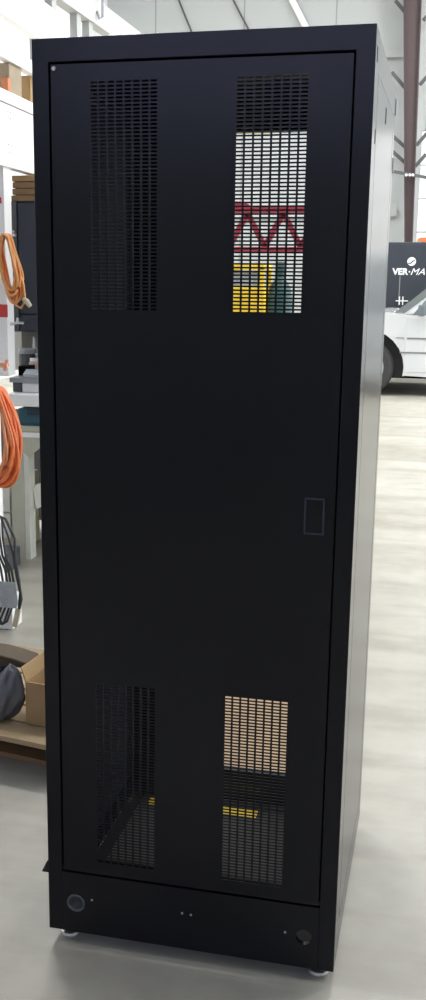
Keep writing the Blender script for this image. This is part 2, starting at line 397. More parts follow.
# inside: rack rails
for x in (-0.60, -0.10):
    for y in (0.13, 0.60):
        pass
for x, y in ((-0.645, 0.045), (-0.038, 0.045), (-0.645, 0.71), (-0.038, 0.71)):
    ft = MB().lathe([(0.022, 0), (0.024, 0.004), (0.022, 0.010), (0.012, 0.014), (0.0115, 0.020), (0.007, 0.021), (0.007, Z0+0.002)], 20, Matrix.Translation((x, y, 0.0)))
    lab(ft.build('leveling_foot', 'steel', cab, smooth=False), 'bright steel leveling foot')
lab(MB().prism([(-0.612, 0.640), (-0.288, 0.640), (-0.288, 0.682), (-0.612, 0.682)], 0.0462, 0.0476, 'z').build('marking_strip', 'yellow', cab), 'yellow strip on the bottom panel')

tag(MB().prism([(-0.74, 0.98), (-0.22, 1.02), (-0.24, 1.80), (-0.74, 1.76)], 0.0, 0.006, 'z').build('floor_sheet', 'tan_sheet'),  # added tan sheet, stand-in for the darker floor tone there
    'tan sheet added on the concrete behind the black cabinet for the darker tone seen through its lower vent', 'cardboard sheet')

# ------------------------------------------------------------------ objects seen through the cabinet
gy = 8.0
gan = thing('lattice_gantry', 'red steel lattice gantry beam on two legs far behind the black cabinet', 'gantry', (-1.65, gy, 0))
MB().box(-2.75, -0.60, gy-0.05, gy+0.05, 2.085, 2.135).build('top_chord', 'red', gan)
MB().box(-2.75, -0.60, gy-0.05, gy+0.05, 1.735, 1.785).build('bottom_chord', 'red', gan)
b = MB()
xx = [-2.66+0.165*i for i in range(13)]
for i in range(12):
    za, zb = (1.785, 2.085) if i % 2 else (2.085, 1.785)
    MB().bar((xx[i], gy, za), (xx[i+1], gy, zb), 0.05).build('web_bar', 'red', gan)
b.bm.free()
MB().prism([(-1.85, 2.135), (-1.62, 2.135), (-1.70, 2.185), (-1.85, 2.19)], gy-0.04, gy+0.04).build('gusset', 'red', gan)
for x in (-2.72, -0.63):
    MB().box(x-0.035, x+0.035, gy-0.05, gy+0.05, 0.03, 1.735).box(x-0.07, x+0.07, gy-0.35, gy+0.35, 0, 0.03).build('leg', 'red', gan)

ya = 7.0
ycart = thing('parts_shelf', 'yellow steel parts shelf unit with grey middle bin, behind the black cabinet', 'shelf', (-1.5, ya, 0))
for x in (-1.66, -1.36):
    for y in (ya, ya+0.4): MB().box(x-0.02, x+0.02, y-0.02, y+0.02, 0, 1.60).build('post', 'yellow', ycart)
for z in (0.15, 0.65, 1.15, 1.58): MB().box(-1.68, -1.34, ya-0.02, ya+0.42, z, z+0.05).build('shelf', 'yellow', ycart, bevel=0.004)
MB().box(-1.64, -1.38, ya+0.02, ya+0.39, 0.70, 1.12).build('bin', 'yellow', ycart, bevel=0.01)
MB().box(-1.64, -1.38, ya+0.0, ya+0.39, 1.20, 1.44).build('bin', 'yellow', ycart, bevel=0.01)
lab(MB().box(-1.64, -1.38, ya+0.02, ya+0.39, 1.445, 1.56).build('bin', 'galv', ycart, bevel=0.01), 'grey bin')
gc = thing('gas_cylinder', 'dark green gas cylinder standing right of the yellow parts shelf', 'gas cylinder', (-1.22, 7.1, 0))
MB().lathe([(0.10, 0), (0.105, 0.02), (0.105, 1.35), (0.09, 1.44), (0.05, 1.50), (0.045, 1.52)], 24, Matrix.Translation((-1.22, 7.1, 0))).build('bottle', 'gasgreen', gc, smooth=True)
MB().lathe([(0.045, 1.52), (0.045, 1.62), (0.03, 1.65)], 16, Matrix.Translation((-1.22, 7.1, 0))).build('valve_cap', 'gasgreen', gc)

# ------------------------------------------------------------------ right: white pickup truck
ty0, ty1 = 12.10, 13.98
trk = thing('pickup_truck', 'white pickup truck parked side on across the concrete, facing left', 'truck', (1.0, 13.0, 0))
wx1, wx2, wz, wr = -0.83, 2.75, 0.36, 0.36
def arc(cx, cz, r, a0, a1, n=14): return [(cx+r*math.cos(math.radians(a0+(a1-a0)*i/n)), cz+r*math.sin(math.radians(a0+(a1-a0)*i/n))) for i in range(n+1)]
low = 0.27
ar = 0.485
prof = [(-1.80, 0.45), (-1.30, low+0.03)]
prof += [p for p in arc(wx1, wz, ar, 190, -12)]
prof += [(-0.33, low), (0.2, 0.25), (2.25, 0.27)]
prof += [p for p in arc(wx2, wz, ar, 190, -10)]
prof += [(3.95, 0.42), (4.02, 0.60), (4.0, 1.16), (1.72, 1.16), (1.62, 1.05), (-0.30, 1.03), (-0.50, 1.055), (-0.62, 1.065), (-1.35, 1.0), (-1.72, 0.92), (-1.82, 0.75)]
MB().prism(prof, ty0, ty1).build('body', 'carwhite', trk, bevel=0.03, seg=3)
# dark inner wheel wells
for x in (wx1, wx2):
    MB().prism([(x-0.5, 0.24)]+arc(x, wz, 0.492, 178, 2)+[(x+0.5, 0.24)], ty0+0.12, ty1-0.12).build('wheel_well', 'wheelwell', trk)
# cab with tapered roof
cb = MB()
A = [(-0.54, 1.03), (0.45, 1.76), (0.68, 1.85), (1.50, 1.85), (1.62, 1.80), (1.70, 1.05)]
vs0, vs1 = [], []
for x, z in A:
    t = 0.15*(z-1.03)/0.82
    vs0.append(cb.bm.verts.new((x, ty0+0.03+t, z))); vs1.append(cb.bm.verts.new((x, ty1-0.03-t, z)))
cb.bm.faces.new(vs0); cb.bm.faces.new(vs1[::-1])
for i in range(6): cb.bm.faces.new((vs0[i], vs1[i], vs1[(i+1) % 6], vs0[(i+1) % 6]))
cb.build('cab', 'carwhite', trk, bevel=0.03)
# windshield (sloping glass, slightly proud) and side windows
def lean(x, z, o=0.0): return ty0+0.03+0.15*(z-1.03)/0.82-o
ws = MB()
n_ = Vector((-0.77, 0, 0.92)).normalized()*0.012
pts = [(-0.40, lean(0, 1.10)-0.005, 1.115), (0.36, lean(0, 1.76)-0.005, 1.75)]
a0, a1 = Vector(pts[0])+n_, Vector(pts[1])+n_
b0, b1 = Vector((a0.x, ty0+ty1-a0.y, a0.z)), Vector((a1.x, ty0+ty1-a1.y, a1.z))
vv = [ws.bm.verts.new(p) for p in (a0, a1, b1, b0)]; vw = [ws.bm.verts.new(p-n_*3) for p in (a0, a1, b1, b0)]
ws.bm.faces.new(vv); ws.bm.faces.new(vw[::-1])
for i in range(4): ws.bm.faces.new((vv[i], vw[i], vw[(i+1) % 4], vv[(i+1) % 4]))
ws.build('windshield', 'glass_ws', trk)
def sidewin(poly, o=0.008):
    m = MB(); f0 = [m.bm.verts.new((x, lean(x, z, o), z)) for x, z in poly]; f1 = [m.bm.verts.new((x, lean(x, z, -0.02), z)) for x, z in poly]
    m.bm.faces.new(f0); m.bm.faces.new(f1[::-1]); k = len(poly)
    for i in range(k): m.bm.faces.new((f0[i], f1[i], f1[(i+1) % k], f0[(i+1) % k]))
    return m
sidewin([(-0.50, 1.062), (-0.37, 1.055), (0.40, 1.66), (0.42, 1.73)]).build('windshield_corner', 'glass_ws', trk)
dt_ = MB().prism([(-0.345, 0.32), (0.80, 0.30), (0.82, 1.02), (-0.335, 1.005)], ty0-0.006, ty0+0.01).build('door', 'carwhite', trk, bevel=0.006)
sidewin([(-0.27, 1.035), (-0.12, 1.22), (0.46, 1.69), (0.78, 1.75), (0.78, 1.035)]).build('side_window', 'glass_dk', trk)
sidewin([(0.88, 1.05), (0.88, 1.75), (1.46, 1.75), (1.58, 1.05)]).build('side_window', 'glass_dk', trk)
lab(MB().box(-0.32, 0.80, ty0-0.014, ty0-0.004, 0.735, 0.755).build('molding', 'trim', dt_), 'grey molding strip')
MB().box(0.62, 0.76, ty0-0.04, ty0-0.006, 0.90, 0.93).build('door_handle', 'trim', dt_, bevel=0.006)
lab(MB().box(-0.455, -0.36, ty0-0.008, ty0+0.004, 0.742, 0.757).build('badge', 'mgrey', trk), 'small grey badge')
lab(MB().box(-0.405, 2.2, ty0-0.012, ty0+0.004, 0.556, 0.574).build('trim_strip', 'trim', trk), 'dark trim strip')
mr = MB().box(-0.20, -0.11, ty0-0.20, ty0-0.06, 1.03, 1.17).bar((-0.15, ty0-0.07, 1.05), (-0.15, ty0+0.06, 1.04), 0.05).build('mirror', 'glass_dk', trk, bevel=0.02)
for y in (ty0+0.05, ty1-0.42): MB().box(-1.80, -1.60, y, y+0.37, 0.66, 0.88).build('headlight', 'glass_ws', trk, bevel=0.01)
MB().box(-1.93, -1.70, ty0+0.03, ty1-0.03, 0.42, 0.62).build('bumper', 'hub', trk, bevel=0.03)
MB().box(3.9, 4.12, ty0+0.06, ty1-0.06, 0.46, 0.64).build('bumper', 'hub', trk, bevel=0.03)
for x in (wx1, wx2):
    for y, s in ((ty0+0.04, -1), (ty1-0.04, 1)):
        mt = Matrix.Translation((x, y if s < 0 else y-0.0, wz)) @ Matrix.Rotation(PI/2*(1 if s < 0 else -1), 4, 'X')
        wh = MB().lathe([(0.20, -0.22), (0.33, -0.22), (wr, -0.18), (wr, -0.04), (0.335, 0.0), (0.29, 0.006), (0.235, 0.0), (0.225, -0.03)], 40, mt).build('tire', 'tire', trk, smooth=False)
        MB().lathe([(0.23, -0.20), (0.232, -0.01), (0.215, -0.012), (0.19, -0.06), (0.08, -0.05), (0.07, -0.01), (0.05, 0.0)], 32, mt).build('hub', 'hub', wh)

# charcoal control cabinet with lettering, behind the truck
vy = 14.62
bx = thing('control_cabinet', 'charcoal sheet metal cabinet with white VER-MAC lettering behind the white truck', 'cabinet', (-0.34, vy+0.3, 0))
X0, X1, ZT = -0.755, 0.03, 1.985
MB().box(X0, X1, vy, vy+0.6, 0.06, ZT).build('body', 'box_black', bx, bevel=0.008)
MB().box(X0+0.03, X1-0.03, vy+0.03, vy+0.57, 0, 0.06).build('plinth', 'gap', bx)
dd = MB().box(X0+0.02, X1-0.02, vy-0.012, vy, 0.10, ZT-0.03).build('door', 'box_black', bx, bevel=0.003)
yf = vy-0.012
text_mesh('VER', 'letter', bx, -0.672, -0.440, 1.518, 1.613, yf, bold=0.035)
text_mesh('-', 'letter', bx, -0.434, -0.414, 1.552, 1.574, yf)
text_mesh('MAC', 'letter', bx, -0.405, -0.075, 1.518, 1.613, yf, shear=0.35, bold=0.0)
lg = MB().lathe([(0.062, 0), (0.062, 0.004)], 32, RX(-0.40, yf, 1.710)).build('logo_disc', 'letter', bx)
MB().prism([(-0.456, 1.684), (-0.415, 1.694), (-0.393, 1.722), (-0.347, 1.738), (-0.347, 1.728), (-0.383, 1.704), (-0.405, 1.678), (-0.446, 1.672)], yf-0.006, yf-0.003).build('logo_stripe', 'box_black', bx)
MB().tube([(-0.556, yf-0.012, 1.50), (-0.556, yf-0.012, 1.17)], 0.006).build('latch_rod', 'mgrey', bx)
h = MB().box(-0.60, -0.42, yf-0.02, yf, 1.135, 1.150).box(-0.555, -0.540, yf-0.03, yf, 1.085, 1.205).box(-0.505, -0.490, yf-0.03, yf, 1.085, 1.205)
h.build('latch_handle', 'letter', bx)

# orange board on the white overhead door
tag(MB().prism([(-0.44, 2.10), (-0.40, 2.14), (0.5, 2.18), (0.5, 2.06), (-0.36, 2.07)], 17.96, 17.996).build('sign_board', 'orange', bevel=0.004),
    'narrow orange board fixed on the white overhead door', 'board')

# ------------------------------------------------------------------ left: rack of white beams
ang = math.radians(-3.16)
dv = Vector((math.sin(ang), math.cos(ang), 0)); nv = Vector((dv.y, -dv.x, 0))
A0 = Vector((-2.072, 3.3, 0))
rk = Matrix.Translation(A0) @ Matrix.Rotation(-ang, 4, 'Z')     # local y runs along the beams, local x towards the aisle
rack = thing('storage_rack', 'white steel storage rack with deep beams, above the workbench at left', 'rack', tuple(A0))
ly0, ly1 = -0.75, 1.15
def rb(x0, x1, y0, y1, z0, z1): return MB().box(x0, x1, y0, y1, z0, z1, rk)
rb(-0.11, 0, -0.11, 0.0, 1.0275, 2.10).build('upright', 'white', rack, bevel=0.003)
rb(-0.09, -0.01, ly1-0.09, ly1-0.01, 0, 2.10).build('upright', 'white', rack, bevel=0.003)
rb(-0.80, -0.72, ly1-0.09, ly1-0.01, 0, 2.81).build('upright', 'white', rack, bevel=0.003)
rb(-0.80, -0.72, -0.09, -0.01, 0, 2.81).build('upright', 'white', rack, bevel=0.003)
rb(-0.07, -0.02, ly1-0.08, ly1-0.03, 2.46, 2.81).build('upright', 'white', rack)
rb(-0.07, -0.02, -0.71, -0.66, 2.46, 2.81).build('upright', 'white', rack)
p1 = rb(-0.05, 0, ly0, -0.002, 2.105, 2.392).build('panel', 'white', rack)
p2 = rb(-0.05, 0, 0.002, ly1, 2.105, 2.392).build('panel', 'white', rack)
for yy, p in ((-0.02, p1), (0.02, p2)):
    for z in (2.16, 2.20, 2.33, 2.36):
        MB().lathe([(0.004, 0), (0.003, 0.002)], 8, rk @ Matrix.Translation((0, yy, z)) @ Matrix.Rotation(PI/2, 4, 'Y')).build('rivet', 'mgrey', p)
rb(-0.045, 0.012, ly0, ly1, 2.085, 2.105).build('bottom_flange', 'white', rack, bevel=0.003)
rb(-0.80, 0.006, ly0, ly1, 2.397, 2.457).build('shelf_deck', 'white', rack, bevel=0.003)
rb(-0.05, 0.0, ly0, ly1, 2.608, 2.675).build('beam', 'white', rack, bevel=0.003)
rb(-0.05, 0.0, ly0, ly1, 2.81, 3.02).build('beam', 'white', rack, bevel=0.003)
rb(-0.80, -0.75, ly0, ly1, 2.81, 3.02).build('beam', 'white', rack, bevel=0.003)
# cardboard boxes on the rack deck
def carton(label, x0, x1, y0, y1, z0, h, m, rot=0, tape=True):
    cx, cy = (x0+x1)/2, (y0+y1)/2
    base = rk @ Matrix.Translation((cx, cy, z0)) @ Matrix.Rotation(rot, 4, 'Z')
    t = thing('cardboard_box', label, 'box', tuple(base.translation))
    a, b = (x1-x0)/2, (y1-y0)/2
    MB().box(-a, a, -b, b, 0, h-0.004, base).build('carton', m, t, bevel=0.003)
    MB().box(-a, -0.001, -b, b, h-0.004, h, base).build('flap', m, t); MB().box(0.001, a, -b, b, h-0.004, h, base).build('flap', m, t)
    return t
zd = 2.4575
carton('brown cardboard box, rightmost on the deck of the white rack', -0.150, -0.031, 0.455, 0.70, zd, 0.150, 'card')
carton('dusty tan cardboard box at left end of the white rack deck', -0.30, -0.012, 0.052, 0.25, zd, 0.146, 'card_pale')
carton('small orange printed carton between two cardboard boxes on the rack deck', -0.040, -0.003, 0.002, 0.045, zd, 0.068, 'orange_box')
# tag on the upright
tag(MB().box(-2.16, -2.062, 3.185, 3.188, 1.335, 1.40).build('hang_tag', 'redtag'), 'red paper tag on the white rack upright below the tan cord', 'tag')
tag(MB().box(-2.12, -2.080, 3.186, 3.189, 1.905, 1.935).build('sticker', 'redtag'), 'small dark red sticker high on the white rack upright', 'sticker')

# tan cord looped on the upright's hook
def coil(m, c, rx, rz, n, r, skew=0.0, tilt=0.0, y_spread=0.05):
    for k in range(n):
        a = rx*(0.55+0.62*random.random()); b = rz*(0.82+0.22*random.random()); oy = c[1]+y_spread*(random.random()-0.5)
        pts = []; ph = random.random()*0.4
        for i in range(40):
            t = 2*PI*i/40
            x = a*math.sin(t)*(0.75+0.25*math.sin(t/2)**2); z = b*math.cos(t)
            wob = 0.006*math.sin(3*t+ph*9)
            zz = c[2]+rz-b+z
            pts.append((c[0]+x+wob+skew*(c[2]+rz-zz), oy+0.012*math.sin(2*t+ph*20)+tilt*x, zz))
        m.tube(pts, r, 6, True)
cd = thing('extension_cord', 'tan orange extension cord looped on a hook of the white rack upright', 'cord', (-1.99, 3.15, 1.4))
m = MB(); coil(m, (-2.030, 3.115, 1.585), 0.052, 0.165, 4, 0.0068, skew=0.14, y_spread=0.02)
m.build('cord', 'orange', cd, smooth=True)
m = MB(); coil(m, (-2.032, 3.10, 1.585), 0.054, 0.165, 7, 0.0068, skew=0.14)
m.tube([(-1.99, 3.12, 1.52), (-1.975, 3.11, 1.45), (-1.985, 3.11, 1.40), (-1.955, 3.11, 1.385), (-1.935, 3.11, 1.42), (-1.94, 3.11, 1.50), (-1.96, 3.12, 1.56)], 0.0075, 6)
m.build('cord', 'tan', cd, smooth=True)
lab(MB().tube([(-1.945, 3.11, 1.435), (-1.925, 3.11, 1.42), (-1.905, 3.11, 1.395)], [0.010, 0.014, 0.011], 8).build('plug', 'beige', cd), 'beige plug end')
hk = MB(); hk.tube([(-2.05, 3.19, 1.747), (-1.99, 3.14, 1.747), (-1.985, 3.10, 1.765)], 0.006); hk.build('hook', 'steel', rack)
hk = MB(); hk.tube([(-2.05, 3.20, 1.306), (-2.03, 3.15, 1.300), (-1.995, 3.15, 1.310), (-1.958, 3.15, 1.309)], 0.007); hk.tube([(-1.995, 3.15, 1.31), (-1.99, 3.15, 1.335)], 0.008); hk.build('hook', 'steel', rack)

# ------------------------------------------------------------------ workbench
wb = thing('workbench', 'pale grey two tier steel workbench under the navy cupboard at left', 'workbench', (-1.6, 3.65, 0))
bx0, bx1, by0, by1 = -2.115, -1.02, 3.30, 4.05
MB().box(bx0, bx0+0.075, by0+0.004, by0+0.012, 0, 0.672).box(bx0+0.067, bx0+0.075, by0+0.012, by0+0.09, 0, 0.672).build('leg', 'sage', wb)
for x, y in ((bx1-0.08, by0+0.004), (bx0, by1-0.084), (bx1-0.08, by1-0.084)):
    MB().box(x, x+0.08, y, y+0.08, 0, 0.672).build('leg', 'sage', wb)
lab(MB().box(bx0+0.0755, bx0+0.105, by0+0.004, by0+0.09, 0, 0.672).build('leg_flange', 'offwhite', wb, bevel=0.002), 'paler flange')
MB().box(bx0, bx1, by0, by1, 0.720, 0.752).build('lower_top', 'sage', wb, bevel=0.003)
MB().prism([(bx0+0.02, 0.672), (bx0+0.02, 0.719), (bx1, 0.719), (bx1, 0.672), (bx0+0.20, 0.655), (bx0+0.155, 0.62), (bx0+0.106, 0.58), (bx0+0.0, 0.672)], by0+0.001, by0+0.0035).build('apron', 'sage', wb)
MB().bar((bx0+0.10, by0+0.07, 0.34), (bx0+0.42, by1-0.25, 0.44), 0.03, 0.125).build('stretcher', 'offwhite', wb)
MB().box(bx0+0.106, bx1-0.08, by0+0.35, by0+0.55, 0.47, 0.49).box(bx0+0.106, bx1-0.08, by0+0.35, by0+0.55, 0.20, 0.22).build('shelf', 'offwhite', wb)
MB().box(bx0-0.55, bx1, by1-0.01, by1, 0.05, 0.74).build('back_sheet', 'trim', wb)
MB().box(bx0+0.018, bx1, by0-0.05, by1, 0.862, 0.930).build('upper_ledge', 'white', wb, bevel=0.008)
for x in (bx1-0.30, bx1-0.06): MB().box(x, x+0.05, by0, by1, 0.752, 0.862).build('riser', 'mgrey', wb)
MB().box(bx0+0.02, bx0+0.05, by1-0.2, by1, 0.752, 0.862).build('riser', 'mgrey', wb)
MB().box(bx0+0.005, bx1, by0, by1, 0.984, 1.010).build('upper_top', 'mgrey', wb, bevel=0.003)
for x in (bx0+0.02, bx1-0.08): MB().box(x, x+0.05, by1-0.2, by1, 0.93, 0.984).build('riser', 'dgrey', wb)
MB().box(bx0+0.012, bx0+0.065, by0+0.03, by1-0.3, 0.9305, 0.9835).build('riser', 'dgrey', wb, bevel=0.003)
MB().box(bx0-0.15, bx1, by1-0.02, by1, 1.0105, 1.236).build('backsplash', 'offwhite', wb)
for x in (bx0-0.14, bx1-0.05): MB().box(x, x+0.05, by1-0.32, by1-0.022, 1.0105, 1.236).build('riser', 'offwhite', wb)
tag(MB().box(-2.045, -1.50, 3.32, 3.62, 0.9305, 0.9825).build('drawer_tray', 'white', bevel=0.006), 'flat white tray box in the slot under the bench top', 'tray')
# teal bin on the lower top
tb = thing('plastic_bin', 'dark teal plastic bin under the white bench ledge', 'bin', (-1.95, 3.4, 0.752))
t_ = MB(); t_.box(-2.066, -1.74, 3.31, 3.60, 0.7525, 0.765).box(-2.066, -1.74, 3.31, 3.325, 0.765, 0.845).box(-2.066, -1.74, 3.585, 3.60, 0.765, 0.845).box(-2.066, -2.05, 3.325, 3.585, 0.765, 0.845).box(-1.755, -1.74, 3.325, 3.585, 0.765, 0.845)
t_.build('body', 'teal', tb, bevel=0.004)
MB().box(-2.01, -1.73, 3.292, 3.309, 0.815, 0.853).build('rim', 'tealdk', tb, bevel=0.004)
lab(MB().box(-2.07, bx1, by0-0.004, by0-0.0005, 0.690, 0.716).build('edge_strip', 'white', wb), 'white edge strip')
# things on the bench top
pr_ = MB().prism([(3.31, 1.0105), (3.45, 1.0105), (3.45, 1.045), (3.36, 1.052), (3.31, 1.03)], -2.035, -1.5, 'x')
tag(pr_.build('metal_profile', 'galv', bevel=0.002), 'grey metal channel lying along the front of the bench top', 'metal channel')
tag(MB().box(-2.105, -2.045, 3.42, 3.52, 1.0105, 1.062).box(-2.095, -2.055, 3.415, 3.42, 1.02, 1.052).build('charger', 'gap', bevel=0.006), 'small black box on the bench top beside the white upright', 'box')
can = thing('metal_canister', 'dark grey metal canister on the bench top in front of the backsplash', 'canister', (-2.11, 3.62, 1.0105))
MB().lathe([(0.045, 0), (0.047, 0.004), (0.047, 0.10), (0.040, 0.11)], 20, Matrix.Translation((-2.13, 3.62, 1.0105))).build('body', 'dgrey', can)
MB().lathe([(0.05, 0.105), (0.05, 0.13), (0.02, 0.135)], 20, Matrix.Translation((-2.13, 3.62, 1.0105))).build('lid', 'mgrey', can)
bt = thing('spray_bottle', 'white bottle with slim spout behind the dark canister', 'bottle', (-2.13, 3.75, 1.0105))
MB().lathe([(0.03, 0), (0.032, 0.01), (0.032, 0.11), (0.012, 0.13)], 16, Matrix.Translation((-2.14, 3.76, 1.0105))).build('body', 'white', bt)
MB().lathe([(0.010, 0.13), (0.007, 0.19)], 10, Matrix.Translation((-2.14, 3.76, 1.0105))).build('spout', 'white', bt)
jr = thing('plastic_jar', 'pinkish plastic jar right of the dark canister', 'jar', (-2.055, 3.58, 1.0105))
MB().lathe([(0.028, 0), (0.03, 0.008), (0.03, 0.06), (0.022, 0.068)], 18, Matrix.Translation((-2.065, 3.56, 1.0105))).build('body', 'pink', jr)
MB().lathe([(0.024, 0.068), (0.024, 0.085)], 18, Matrix.Translation((-2.065, 3.56, 1.0105))).build('lid', 'white', jr)
cl = thing('bench_vise', 'black bench vise on the bench top near the black cabinet', 'vise', (-1.97, 3.6, 1.0105))
MB().lathe([(0.06, 0), (0.06, 0.015), (0.03, 0.03), (0.03, 0.07)], 16, Matrix.Translation((-1.98, 3.62, 1.0105))).build('base', 'gap', cl)
MB().box(-2.02, -1.94, 3.55, 3.60, 1.08, 1.15).box(-2.02, -1.94, 3.62, 3.70, 1.08, 1.15).build('jaw', 'dgrey', cl, bevel=0.006)
MB().tube([(-1.98, 3.48, 1.105), (-1.98, 3.62, 1.105)], 0.01).tube([(-2.03, 3.49, 1.125), (-1.93, 3.49, 1.085)], 0.006).build('screw_handle', 'steel', cl)
# navy cupboard on the backsplash and boards on top
cp = thing('wall_cupboard', 'navy steel cupboard standing above the workbench, boards on its top', 'cupboard', (-1.7, 3.85, 1.236))
cx0, cx1, cy0, cy1, cz0, cz1 = -2.20, -1.15, 3.60, 4.06, 1.237, 1.940
MB().box(cx0, cx1, cy0+0.02, cy1, cz0, cz1).build('body', 'navy', cp, bevel=0.004)
lab(MB().box(cx0-0.001, cx0+0.035, cy0-0.004, cy0+0.019, cz0, cz1).build('edge_trim', 'dgrey', cp), 'grey edge strip')
for a, b in ((cx0+0.04, -1.76), (-1.755, cx1)):
    dr2 = MB().box(a, b, cy0, cy0+0.0195, cz0+0.10, cz1-0.01).build('door', 'navy', cp, bevel=0.003)
    MB().box(b-0.06, b-0.04, cy0-0.02, cy0, cz0+0.3, cz0+0.42).build('handle', 'dgrey', dr2)
MB().box(cx0+0.04, cx1, cy0, cy0+0.0195, cz0+0.005, cz0+0.092).build('drawer', 'navy', cp, bevel=0.003)
zb = cz1+0.0005
names = ('lowest', 'second lowest', 'second from top', 'topmost')
for k in range(4):
    tag(MB().box(cx0+0.0+0.012*random.random(), cx1-0.05*random.random(), cy0+0.012*random.random(), cy1-0.05, zb+k*0.0345, zb+k*0.0345+0.0315).build('wooden_board', 'plank' if k != 3 else 'card', bevel=0.003),
        'brown wooden board, %s of the stack on the navy cupboard' % names[k], 'board', 'boards on the navy cupboard')
# grey crate and beige drawers left of the bench
cr = thing('drawer_unit', 'beige drawer unit standing left of the bench leg', 'drawer unit', (-2.3, 3.5, 0))
MB().box(-2.50, -2.125, 3.34, 3.75, 0.0, 0.43).build('body', 'beige', cr, bevel=0.004)
for z in (0.11, 0.26): MB().box(-2.49, -2.135, 3.325, 3.34, z, z+0.14).build('drawer', 'offwhite', cr, bevel=0.003)
tag(MB().box(-2.13, -2.03, 3.02, 3.20, 0, 0.105).box(-2.12, -2.04, 3.015, 3.02, 0.015, 0.09).build('floor_box', 'dgrey', bevel=0.006), 'dark grey box on the floor behind the hanging cables', 'box')

# ------------------------------------------------------------------ near white post with hose and cables
np_ = thing('steel_post', 'white steel post with foot at the left edge, carrying the bright orange coil', 'post', (-1.74, 2.2, 0))
MB().box(-1.81, -1.717, 2.15, 2.24, 0.05, 1.30).build('post', 'white', np_, bevel=0.004)
MB().box(-1.80, -1.648, 2.145, 2.26, 0.0, 0.15).build('foot', 'white', np_, bevel=0.006)
MB().tube([(-1.73, 2.155, 1.055), (-1.70, 2.10, 1.055), (-1.66, 2.055, 1.057), (-1.655, 2.04, 1.08)], 0.008).build('hook', 'steel', np_)
lab(MB().tube([(-1.72, 2.16, 1.183), (-1.64, 2.15, 1.183)], 0.011).tube([(-1.655, 2.15, 1.16), (-1.645, 2.15, 1.205)], 0.008).build('peg', 'copper', np_), 'copper peg')
oc = thing('orange_hose', 'bright orange hose coil hanging on the near white post', 'hose', (-1.66, 2.09, 0.8))
m = MB(); coil(m, (-1.668, 2.075, 0.885), 0.085, 0.205, 18, 0.0085, skew=0.045, y_spread=0.07)
m.build('hose', 'orange', oc, smooth=True)
m = MB(); coil(m, (-1.668, 2.045, 0.885), 0.08, 0.20, 4, 0.006, skew=0.045, y_spread=0.02)
m.build('hose', 'orange_pale', oc, smooth=True)
cg = thing('cable_bundle', 'dark grey cables hanging in loops from the near white post', 'cables', (-1.66, 2.1, 0.3))
m = MB()
for (xa, xb, dz) in ((-1.70, -1.66, 0), (-1.69, -1.64, .02), (-1.675, -1.625, -.02), (-1.66, -1.61, .0), (-1.71, -1.68, .03)):
    m.tube([(xa-0.01, 2.11, 0.52+dz), (xa-0.005, 2.10, 0.44), (xa+0.008, 2.095, 0.36), (xb-0.012, 2.085, 0.30), (xb, 2.085, 0.22), (xb-0.005, 2.085, 0.15), (xb-0.04, 2.085, 0.06+dz/2), (xa-0.01, 2.085, 0.045), (xa-0.045, 2.09, 0.09)], 0.0055, 6)
m.tube([(-1.70, 2.115, 0.47), (-1.68, 2.10, 0.535), (-1.645, 2.09, 0.525), (-1.605, 2.09, 0.44), (-1.605, 2.085, 0.36), (-1.585, 2.08, 0.25), (-1.577, 2.08, 0.17), (-1.588, 2.08, 0.125)], 0.0065, 6)
m.tube([(-1.67, 2.10, 0.53), (-1.635, 2.095, 0.44), (-1.612, 2.09, 0.36), (-1.60, 2.085, 0.28), (-1.583, 2.08, 0.20), (-1.59, 2.08, 0.13)], 0.0055, 6)
m.build('cable', 'cable', cg, smooth=True)
lab(MB().bar((-1.592, 2.08, 0.125), (-1.612, 2.08, 0.04), 0.012, 0.024).build('connector', 'beige', cg, bevel=0.002), 'beige connector')
pl = thing('cover_plate', 'galvanised electrical cover plate with holes tied among the hanging cables', 'plate', (-1.66, 2.06, 0.13))
xs = [-1.735, -1.70, -1.695, -1.672, -1.667, -1.645, -1.640, -1.607]; zs = [0.132, 0.160, 0.165, 0.195, 0.200, 0.222, 0.227, 0.25]
g_ = MB().grid_plate(xs, zs, lambda i, j: i in (1, 3, 5) and j in (1, 3, 5) and (i+j) % 4 != 0, 2.062, 2.066)
g_.prism([(-1.607, 0.25), (-1.600, 0.244), (-1.588, 0.155), (-1.596, 0.132), (-1.607, 0.132)], 2.062, 2.072)
g_.build('plate', 'galv', pl)
MB().lathe([(0.008, 0), (0.007, 0.003)], 12, RX(-1.668, 2.062, 0.150)).build('screw', 'steel', pl)

# ------------------------------------------------------------------ pallet with bag and carton
prz = Matrix.Translation((-0.982, 0.778, 0)) @ Matrix.Rotation(math.radians(-10.5), 4, 'Z')
pal = thing('wooden_pallet', 'low wooden pallet on the floor at left carrying bag and cartons', 'pallet', (-1.4, 1.2, 0))
pxl, pxr, pd = -0.95, 0.08, 0.75
for k in range(6):
    y = k*(pd-0.115)/5
    MB().box(pxl, pxr, y, y+0.115, 0.112, 0.130, prz).build('deck_board', 'wood', pal, bevel=0.002)
for x in (pxl, -0.47, pxr-0.04): MB().box(x, x+0.04, 0.03, pd-0.03, 0.020, 0.112, prz).build('stringer', 'plank', pal)
for y in (0.10, 0.35, pd-0.1): MB().box(pxl, pxr, y, y+0.10, 0.001, 0.020, prz).build('bottom_board', 'plank', pal)
